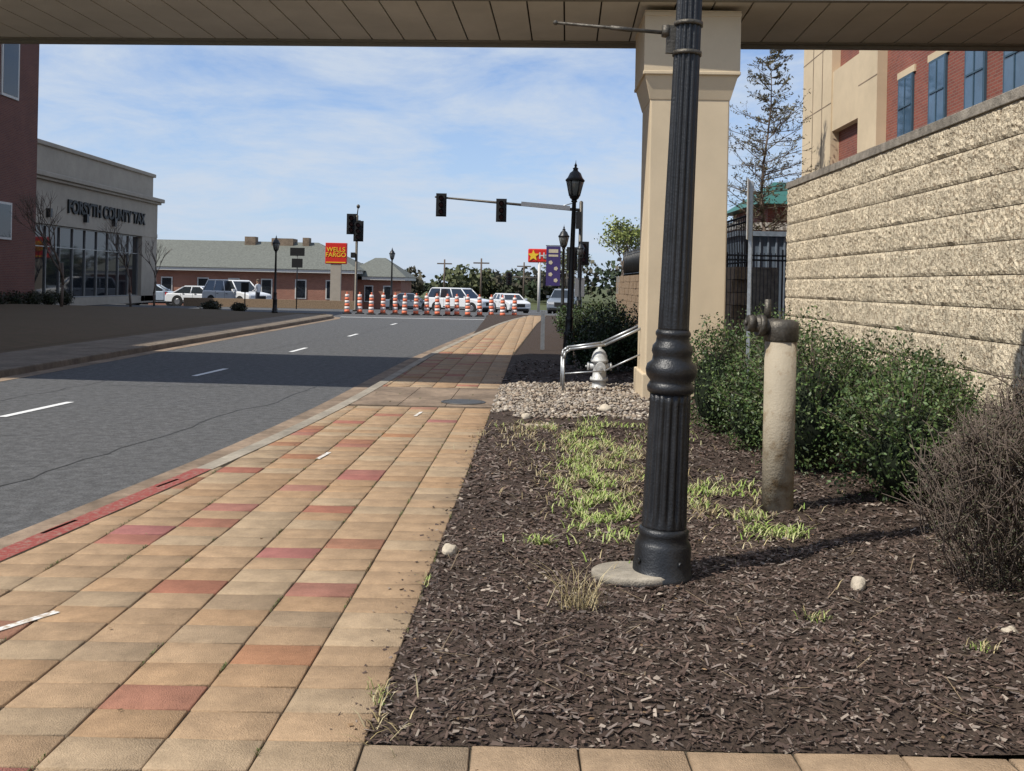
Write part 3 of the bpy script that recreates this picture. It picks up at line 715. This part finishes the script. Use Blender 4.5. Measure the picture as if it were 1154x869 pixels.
mb=MB(); hip(mb,9.9,14,38,44,4.9,6.1,.5,1.5); mb.obj('roof',M_teal,e)
e=empty('brick_outbuilding',(0,0,0)); mb=MB(); mb.box(7.6,9.8,33,36.5,0,3.6); mb.obj('walls',M_brickR,e)
mb=MB(); mb.box(7.5,9.9,32.9,36.6,3.6,3.85); mb.obj('coping',M_frame,e)
e=empty('bluegrey_shed',(0,0,0)); mb=MB(); mb.box(5.6,9.3,24,28,0,2.9); mb.obj('walls',M_bluegrey,e)
mb=MB()
for i in range(18): mb.box(5.65+i*.2,5.69+i*.2,23.96,23.998,0,2.88)
mb.box(5.5,9.35,23.9,28.1,2.9,3.02); mb.obj('battens_and_fascia',mat('pale_blue_trim',(.2,.24,.29),.6),e)

# ---------------------------------------------------------- traffic signals
def head(mb,x,y,z,h=1.08):
    mb.box(x-.2,x+.2,y-.02,y+.16,z-h/2,z+h/2,0); mb.box(x-.28,x+.28,y+.06,y+.075,z-h/2-.08,z+h/2+.08,0)
    for i in(-1,0,1):
        zz=z+i*h/3; mb.rev([(.13,0),(.13,.16)],14,0,M=Matrix.Translation((x,y-.01,zz))@Matrix.Rotation(R(90),4,'X'),cap=False); mb.rev([(.125,0),(.10,.03)],14,1,M=Matrix.Translation((x,y-.022,zz))@Matrix.Rotation(R(90),4,'X'))
e=empty('traffic_signal',(3.6,52,0)); mb=MB()
mb.rev([(.2,0),(.2,.1),(.13,.15),(.1,6.05),(.03,6.1)],14); mb.cyl((0,0,5.6),(-7.8,0,6.15),.09,.05,10); mb.obj('mast',M_castd,e)
mb=MB(); head(mb,-7.45,-.15,5.72); head(mb,-4.25,-.15,5.5); mb.box(-.28,.0,-.3,0,4.6,5.5); head(mb,.15,-.4,3.3); head(mb,-.45,-.3,3.0); mb.obj('signal_heads',[M_sig,M_lens],e)
mb=MB(); mb.box(-3.6,-1.0,-.13,-.1,5.62,5.85,0,M=Matrix.Rotation(R(4),4,'Y')@Matrix.Translation((0,0,-.1))); mb.cyl((-1.2,0,5.75),(-.5,-.1,5.95),.03); mb.obj('street_name_sign',M_steel,e)
mb=MB(); mb.box(-.25,.25,-.2,.2,1.0,2.0); mb.obj('control_box',M_steel,e)
e=empty('traffic_signal',(-8.8,55,-.12)); mb=MB(); mb.rev([(.15,0),(.15,.1),(.08,.15),(.07,5.4)],12); mb.cyl((0,0,5.4),(.05,0,5.9),.03); mb.cyl((-.35,0,5.1),(.2,0,5.1),.03); mb.ball((.05,0,5.9),(.1,.1,.12)); mb.obj('pole',M_castd,e)
mb=MB(); head(mb,-.3,-.1,4.9,1.0); head(mb,.12,-.25,4.5,1.0); mb.box(-.3,-.05,-.15,0,3.0,3.3); mb.obj('signal_heads',[M_sig,M_lens],e)
e=empty('traffic_signal',(5.2,92,-.8)); mb=MB(); mb.cyl((0,0,0),(0,0,5),.1); mb.cyl((0,0,2.9),(-6,0,3.1),.06,.05); mb.obj('mast',M_castd,e)
mb=MB(); head(mb,-2,-.1,2.9);head(mb,-5.5,-.1,2.9); mb.obj('signal_heads',[M_sig,M_lens],e)
e=empty('traffic_sign',(-11.9,54,-.05)); mb=MB(); mb.cyl((0,0,0),(0,0,3.4),.03); mb.obj('post',M_black,e)
mb=MB(); mb.box(-.4,.4,-.04,-.02,2.95,3.4); mb.box(-.3,.3,-.04,-.02,2.3,2.8); mb.obj('plates',M_sig,e)
e=empty('traffic_sign',(-13.8,50.5,-.12)); mb=MB(); mb.cyl((0,0,0),(0,0,1.4),.03); mb.box(-.2,.2,-.04,-.02,1.0,1.5); mb.obj('post_and_plate',M_sig,e)

# ---------------------------------------------------------- channelizer posts
offs=[0,.6,1.29,1.85,2.44,3.0,3.55,4.1,4.7,5.2,5.66,6.26,6.86,7.44,8.05,8.65]
for i,u in enumerate(offs):
    e=empty('traffic_channelizer',(-8.5+u,50.5+.4*math.sin(i*2.1),-.122),(0,R(random.uniform(-1.5,2)),0)); mb=MB()
    mb.rev([(.24,0),(.24,.04),(.15,.07)],8,2)
    mi=[0,1,0,1,0,1]; z=.07
    for k in range(6):
        r0=.14-.006*k; mb.rev([(r0,z),(r0-.006,z+.155)],16,mi[k]); z+=.157
    mb.rev([(.07,z),(.07,z+.02),(.03,z+.03),(.03,z+.07),(.05,z+.08),(.04,z+.12)],12,0)
    mb.obj('banded_body',[M_orange,M_wplas,M_rubber],e)

# ---------------------------------------------------------- cars
def car(name,loc,yaw,paint,L=5.0,W_=1.95,H=1.8,kind='suv'):
    e=empty(name,loc,(0,0,R(yaw))); h2=L/2; w=W_/2; bz=.30; belt=1.08 if kind=='suv' else .92
    hood=belt-.02
    mb=MB()
    body=[(-h2,.42),(-h2+.05,bz),(h2-.1,bz),(h2,.45),(h2-.02,.80),(h2-.12,hood-.12),(h2-.9,hood),(h2-1.35,belt+.02),(-h2+.1,belt+.02),(-h2,belt-.2)]
    mb.prism(body,-w,w); mb.obj('body',paint,e,bevel=.07)
    if kind=='suv': bot=[(h2-1.3),(-h2+.08)]; tp=[(h2-2.0),(-h2+.35)]
    else: bot=[h2-1.25,-h2+.55]; tp=[h2-2.0,-h2+1.35]
    zt=H-.09; wi=w-.07; wt=w-.24
    vs=[(bot[1],-wi,belt),(bot[0],-wi,belt),(bot[0],wi,belt),(bot[1],wi,belt),(tp[1],-wt,zt),(tp[0],-wt,zt),(tp[0],wt,zt),(tp[1],wt,zt)]
    fs=[(0,1,5,4),(1,2,6,5),(2,3,7,6),(3,0,4,7),(4,5,6,7)]
    mb=MB(); mb.add(vs,fs); mb.obj('windows',M_cargl,e)
    mb=MB(); mb.prism([(tp[1]-.06,zt-.01),(tp[0]+.06,zt-.01),(tp[0]-.1,H-.01),(tp[1]+.1,H)],-wt-.02,wt+.02); mb.obj('roof',paint,e,bevel=.03)
    mb=MB()
    for a,b in((0,4),(1,5),(2,6),(3,7)): mb.cyl(vs[a],vs[b],.05,.04,6)
    for s in(-1,1):
        for t in (.36,.68) if kind=='suv' else (.5,):
            xb=bot[0]+(bot[1]-bot[0])*t; xt=tp[0]+(tp[1]-tp[0])*t; mb.cyl((xb,s*wi,belt),(xt,s*wt,zt),.045,.04,6)
        mb.box(h2-1.55,h2-1.38,(w+.02) if s>0 else -w-.2,(w+.2) if s>0 else -w-.02,belt,belt+.16)
    mb.obj('pillars_and_mirrors',paint,e)
    mb=MB()
    for xw in(h2-.95,-h2+1.0):
        for s in(-1,1):
            mb.cyl((xw,s*(w-.05),.37),(xw,s*(w+.006),.37),.44,.44,24,0)
            mb.cyl((xw,s*(w-.2),.35),(xw,s*(w+.02),.35),.35,.35,24,0); mb.cyl((xw,s*(w+.02),.35),(xw,s*(w+.03),.35),.22,.2,14,1)
    mb.box(-h2+.1,h2-.15,-w+.1,w-.1,.2,.32,0)
    mb.obj('wheels',[M_rubber,M_chrome],e)
    mb=MB()
    for s in(-1,1): mb.box(h2-.16,h2+.01,s*(w-.3)-.2,s*(w-.3)+.2,.68,.84,0); mb.box(-h2-.01,-h2+.1,s*(w-.15)-.1,s*(w-.15)+.1,.7,1.0,1)
    mb.box(h2-.1,h2+.012,-.42,.42,.55,.82,2); mb.box(h2-.05,h2+.02,-w+.2,w-.2,.32,.44,2); mb.box(-h2-.015,-h2+.1,-.25,.25,.6,.75,3)
    for s in(-1,1):
        for x in(h2-1.5,h2-2.5,h2-3.45): mb.box(x,x+.015,w-.002 if s>0 else -w-.004,w+.004 if s>0 else -w+.002,.42,belt,2)
        for x in(h2-2.35,h2-3.3): mb.box(x,x+.16,w if s>0 else -w-.03,w+.03 if s>0 else -w,.9,.93,2)
        mb.box(h2-3.5,h2-1.45,(w) if s>0 else -w-.006,w+.006 if s>0 else -w,.38,.45,2)
    mb.obj('lights_and_trim',[M_head,M_tail,M_rubber,M_frame],e)
    return e
def gr(y): return gz(y)-.12
car('parked_suv',(-4.0,76,gr(76)),-28,M_carw,5.1,2.0,1.88)
car('parked_car',(-.1,80,gr(80)),-70,M_carw,4.6,1.85,1.6,'suv')
car('parked_car',(3.6,66,gr(66)),-100,M_carg,4.6,1.85,1.7,'suv')
car('parked_suv',(-18.6,66,gr(66)),-35,M_carw,4.9,1.95,1.85)
car('parked_car',(-22.6,71,gr(71)),-12,M_carw,4.7,1.85,1.5,'sedan')
car('parked_car',(-26.8,73,gr(73)),10,mat('blue_white_paint',(.45,.52,.6),.25,.03,spec=.6),4.8,1.9,1.6,'suv')
car('parked_car',(-8.5,82,gr(82)),5,M_carg,4.6,1.85,1.5,'sedan')

# ---------------------------------------------------------- person
def person(loc,yaw):
    e=empty('person',loc,(0,0,R(yaw)))
    J={'pel':((0,0,.95),.15),'sp':((0,0,1.15),.145),'ch':((0,.01,1.36),.165),'nk':((0,0,1.50),.06),'hd':((0,.02,1.58),.085),'ht':((0,.02,1.68),.085),
       'hl':((-.1,0,.9),.10),'kl':((-.12,.03,.5),.068),'al':((-.13,-.02,.09),.045),'tl':((-.14,.14,.04),.04),
       'hr':((.1,0,.9),.10),'kr':((.11,.06,.5),.068),'ar':((.12,.0,.09),.045),'tr':((.13,.16,.04),.04),
       'sl':((-.19,0,1.42),.062),'el':((-.25,.02,1.14),.045),'wl':((-.2,.2,1.05),.032),'fl':((-.17,.29,1.05),.03),
       'sr':((.19,0,1.42),.062),'er':((.25,-.02,1.14),.045),'wr':((.26,.08,.90),.032),'fr':((.26,.11,.8),.03)}
    E=[('pel','sp'),('sp','ch'),('ch','nk'),('nk','hd'),('hd','ht'),('pel','hl'),('hl','kl'),('kl','al'),('al','tl'),('pel','hr'),('hr','kr'),('kr','ar'),('ar','tr'),('ch','sl'),('sl','el'),('el','wl'),('wl','fl'),('ch','sr'),('sr','er'),('er','wr'),('wr','fr')]
    ks=list(J); me=bpy.data.meshes.new('figure'); me.from_pydata([J[k][0] for k in ks],[(ks.index(a),ks.index(b)) for a,b in E],[])
    o=bpy.data.objects.new('figure',me); COL.objects.link(o); o.parent=e
    sk=o.modifiers.new('s','SKIN')
    for i,k in enumerate(ks): me.skin_vertices[0].data[i].radius=(J[k][1],J[k][1]*.8 if k in('pel','sp','ch') else J[k][1])
    me.skin_vertices[0].data[0].use_root=True
    ss=o.modifiers.new('ss','SUBSURF'); ss.levels=2; ss.render_levels=2
    m=bpy.data.materials.new('clothed_figure'); m.use_nodes=True; n=m.node_tree.nodes; l=m.node_tree.links
    tc=n.new('ShaderNodeTexCoord'); sp=n.new('ShaderNodeSeparateXYZ'); l.new(tc.outputs['Object'],sp.inputs[0])
    dv=n.new('ShaderNodeMath'); dv.operation='DIVIDE'; dv.inputs[1].default_value=2; l.new(sp.outputs[2],dv.inputs[0])
    cr=n.new('ShaderNodeValToRGB'); cr.color_ramp.interpolation='CONSTANT'; el=cr.color_ramp.elements
    el[0].position=0; el[0].color=(.02,.02,.02,1); el[1].position=.05; el[1].color=(.03,.035,.05,1)
    for p,c in((.48,(.65,.66,.68,1)),(.745,(.4,.24,.16,1)),(.83,(.03,.02,.015,1))): q=el.new(p); q.color=c
    l.new(dv.outputs[0],cr.inputs[0]); l.new(cr.outputs[0],n['Principled BSDF'].inputs['Base Color']); n['Principled BSDF'].inputs['Roughness'].default_value=.8
    me.materials.append(m)
    mb=MB(); mb.ball((0,.02,1.71),(.09,.105,.09)); mb.obj('hair',M_bark,e)
    mb=MB(); mb.ball((0,.12,1.63),(.015,.025,.02)); mb.ball((-.095,.02,1.63),(.012,.02,.03)); mb.ball((.095,.02,1.63),(.012,.02,.03)); mb.obj('nose_and_ears',mat('skin',(.4,.24,.16),.6),e)
person((-16.0,61.5,gr(61.5)),70)

# ---------------------------------------------------------- trees
def tree(name,loc,h,seed,spread=.5,leaf=None,nleaf=0,ls=.12,r0=.1,depth=5):
    rnd=random.Random(seed); e=empty(name,loc); mb=MB(); tips=[]
    def br(p,d,L,r,k):
        q=p+d*L*.5+Vector((rnd.gauss(0,.03),rnd.gauss(0,.03),0))*L; mb.cyl(p,q,r,r*.88,6)
        d2=(d+Vector((rnd.gauss(0,.1),rnd.gauss(0,.1),.05))).normalized(); t=q+d2*L*.5; mb.cyl(q,t,r*.88,r*.72,6)
        if k<=2: tips.extend([q,t])
        if k==0: return
        for i in range(rnd.choice([2,3,3])):
            a=rnd.uniform(0,6.28); s=rnd.uniform(.5,1.)*spread*1.5
            nd=(d2+Vector((math.cos(a)*s,math.sin(a)*s,rnd.uniform(-.1,.35)))).normalized(); br(q.lerp(t,rnd.uniform(.3,1)),nd,L*rnd.uniform(.62,.82),r*.6,k-1)
    br(Vector((0,0,0)),Vector((0,0,1)),h*.34,r0,depth); mb.obj('trunk_and_limbs',M_bark,e)
    if leaf:
        P=[];C=[]
        for i in range(nleaf):
            t=rnd.choice(tips); P.append((t.x+rnd.gauss(0,.22),t.y+rnd.gauss(0,.22),t.z+rnd.gauss(0,.2))); b=rnd.uniform(.6,1.25); c=rnd.choice(leaf); C.append(tuple(x*b for x in c))
        quads('leaves',leafquads(np.array(P),ls,.7),np.array(C),M_leaf,e)
tree('bare_tree',(-18.9,41,.22),5.5,3,.42,r0=.07)
tree('bare_tree',(-19.5,50,-.02),4.6,5,.4,r0=.06)
tree('bare_tree',(-20.5,56,-.1),4.2,9,.4,r0=.06)
yg=[(.24,.28,.07),(.3,.33,.1),(.16,.2,.05)]
tree('spring_tree',(6.9,62,0),6.4,11,.5,yg,2600,.18,.13)
tree('spring_tree',(10.5,58,0),7.2,12,.5,yg,2400,.18,.13)
tree('spring_tree',(4.8,80,-.5),5.4,14,.5,[(.14,.16,.06),(.2,.2,.09)],1500,.18,.12)
e=empty('bare_conical_tree',(8.0,31,0)); mb=MB(); H=9.3; P=[];C=[]
rnd=random.Random(5); lead=[Vector((.12*math.sin(i*.9),.1*math.cos(i*1.3),H*i/10)) for i in range(11)]
for i in range(10): mb.cyl(lead[i],lead[i+1],.09*(1-i/10.5),.09*(1-(i+1)/10.5),8)
def lp_at(z): i=min(9,int(z/H*10)); t=z/H*10-i; return lead[i].lerp(lead[i+1],t)
def twig(p,d,L,r,k):
    q=p
    for s in range(3):
        d=(d+Vector((rnd.gauss(0,.14),rnd.gauss(0,.14),rnd.gauss(.04,.10)))).normalized(); t=q+d*L/3; mb.cyl(q,t,r,r*.8,4); r*=.8
        if k>0:
            for b in range(2):
                nd=(d+Vector((rnd.gauss(0,.6),rnd.gauss(0,.6),rnd.gauss(.1,.35)))).normalized(); twig(q.lerp(t,rnd.random()),nd,L*rnd.uniform(.3,.5),r*.6,k-1)
        elif rnd.random()<.6:
            P.append(tuple(t)); b=rnd.uniform(.6,1.2); C.append((.11*b,.10*b,.05*b))
        q=t
z=2.2
while z<H-.2:
    for i in range(rnd.choice([2,2,3])):
        a=rnd.uniform(0,6.28); L=(1.8*math.sin(min(1,(1-z/H)*1.5+.12)*1.35)**.8)*rnd.uniform(.55,1.1)
        twig(lp_at(z),Vector((math.cos(a),math.sin(a),rnd.uniform(.1,.6))).normalized(),L,.022*(1-z/H)+.008,2)
    z+=rnd.uniform(.12,.26)
mb.obj('trunk_and_limbs',M_bark,e); quads('buds',leafquads(np.array(P),.11,.35),np.array(C),M_leaf,e)
P=[];C=[]
for k in range(150):
    x=random.uniform(-75,60); y=random.uniform(125,165); h=random.uniform(3.2,6.5)*(1.15 if x>10 else .8); r=random.uniform(1.6,3.2); tint=random.choice([(.07,.085,.04),(.1,.09,.06),(.12,.13,.06),(.05,.07,.035)])
    for i in range(150):
        d=Vector((random.gauss(0,1),random.gauss(0,1),random.gauss(0,1))).normalized()*random.random()**.4
        P.append((x+d.x*r,y+d.y*r,-.8+h*.55+d.z*h*.48)); b=random.uniform(.5,1.2)*(.8+.4*d.z); C.append(tuple(t*b for t in tint))
quads('distant_treeline',leafquads(np.array(P),.8,.8),np.array(C),M_dist)
shrub('low_shrub_row',[(-22.2,42+i*1.6,.5,.8) for i in range(5)]+[(-14,45.5,.5,.5),(-12.8,45.8,.4,.45)],6000,.1,[(.04,.05,.02),(.06,.055,.03)],4)
mb=MB(); mb.box(-20,-9.5,59.5,59.9,-.2,.35); mb.obj('low_stone_wall',M_blockd)
for (x,y) in((-3.5,110),(1.5,125),(-8.2,118)):
    e=empty('utility_pole',(x,y,-.8)); mb=MB(); mb.cyl((0,0,0),(0,0,5.2),.13,.09); mb.box(-.9,.9,-.06,.06,4.6,4.75); mb.obj('pole',M_bark,e)

# ---------------------------------------------------------- world, sun, camera
trav=Vector((.7,.4,-1)); el=math.atan2(1,math.hypot(.7,.4)); az=math.atan2(-.7,-.4)
w=bpy.data.worlds.new('World'); S.world=w; w.use_nodes=True; nt=w.node_tree; n=nt.nodes; l=nt.links
bg=n['Background']; bg.inputs[1].default_value=.12
sky=n.new('ShaderNodeTexSky'); sky.sky_type='NISHITA'; sky.sun_disc=False; sky.sun_elevation=el; sky.sun_rotation=az; sky.air_density=1.0; sky.dust_density=.2; sky.ozone_density=1.6
tc=n.new('ShaderNodeTexCoord'); sp=n.new('ShaderNodeSeparateXYZ'); l.new(tc.outputs['Generated'],sp.inputs[0])
zz=n.new('ShaderNodeMath'); zz.operation='ADD'; zz.inputs[1].default_value=.14; l.new(sp.outputs[2],zz.inputs[0])
zm=n.new('ShaderNodeMath'); zm.operation='MAXIMUM'; zm.inputs[1].default_value=.05; l.new(zz.outputs[0],zm.inputs[0])
dx=n.new('ShaderNodeMath'); dx.operation='DIVIDE'; l.new(sp.outputs[0],dx.inputs[0]); l.new(zm.outputs[0],dx.inputs[1])
dy=n.new('ShaderNodeMath'); dy.operation='DIVIDE'; l.new(sp.outputs[1],dy.inputs[0]); l.new(zm.outputs[0],dy.inputs[1])
cb=n.new('ShaderNodeCombineXYZ'); l.new(dx.outputs[0],cb.inputs[0]); l.new(dy.outputs[0],cb.inputs[1])
nz=n.new('ShaderNodeTexNoise'); nz.inputs['Scale'].default_value=1.5; nz.inputs['Detail'].default_value=11; nz.inputs['Roughness'].default_value=.66; nz.inputs['Distortion'].default_value=.3; l.new(cb.outputs[0],nz.inputs['Vector'])
mr=n.new('ShaderNodeMapRange'); mr.inputs[1].default_value=.37; mr.inputs[2].default_value=.60; mr.inputs[3].default_value=.05; mr.inputs[4].default_value=.88; l.new(nz.outputs[0],mr.inputs[0])
tint=n.new('ShaderNodeMix'); tint.data_type='RGBA'; tint.blend_type='MULTIPLY'; tint.inputs[0].default_value=1; tint.inputs[7].default_value=(.95,1.02,1.22,1); l.new(sky.outputs[0],tint.inputs[6])
hz=n.new('ShaderNodeMapRange'); hz.inputs[1].default_value=-.02; hz.inputs[2].default_value=.28; hz.inputs[3].default_value=.85; hz.inputs[4].default_value=0; l.new(sp.outputs[2],hz.inputs[0])
hm=n.new('ShaderNodeMix'); hm.data_type='RGBA'; hm.inputs[7].default_value=(3.6,4.8,6.7,1); l.new(hz.outputs[0],hm.inputs[0]); l.new(tint.outputs[2],hm.inputs[6])
mx=n.new('ShaderNodeMix'); mx.data_type='RGBA'; mx.inputs[7].default_value=(5.0,5.7,6.7,1); l.new(mr.outputs[0],mx.inputs[0]); l.new(hm.outputs[2],mx.inputs[6]); l.new(mx.outputs[2],bg.inputs[0])
sl=bpy.data.lights.new('sun','SUN'); sl.energy=4.9; sl.angle=R(.5); sl.color=(1,.95,.86); so=bpy.data.objects.new('sun',sl); COL.objects.link(so); so.rotation_euler=trav.to_track_quat('-Z','Y').to_euler(); so.location=(-10,-10,30)
cam=bpy.data.cameras.new('camera'); co=bpy.data.objects.new('camera',cam); COL.objects.link(co); S.camera=co
cam.lens=36*1100/1154; cam.sensor_width=36; cam.shift_y=-114.5/1154; cam.clip_end=6000; cam.clip_start=.05
co.location=(0,0,1.6); co.rotation_euler=(Matrix.Rotation(R(90),3,'X')@Matrix.Rotation(R(1.2),3,'Z')).to_euler()
S.view_settings.view_transform='Standard'; S.view_settings.look='None'; S.view_settings.exposure=0
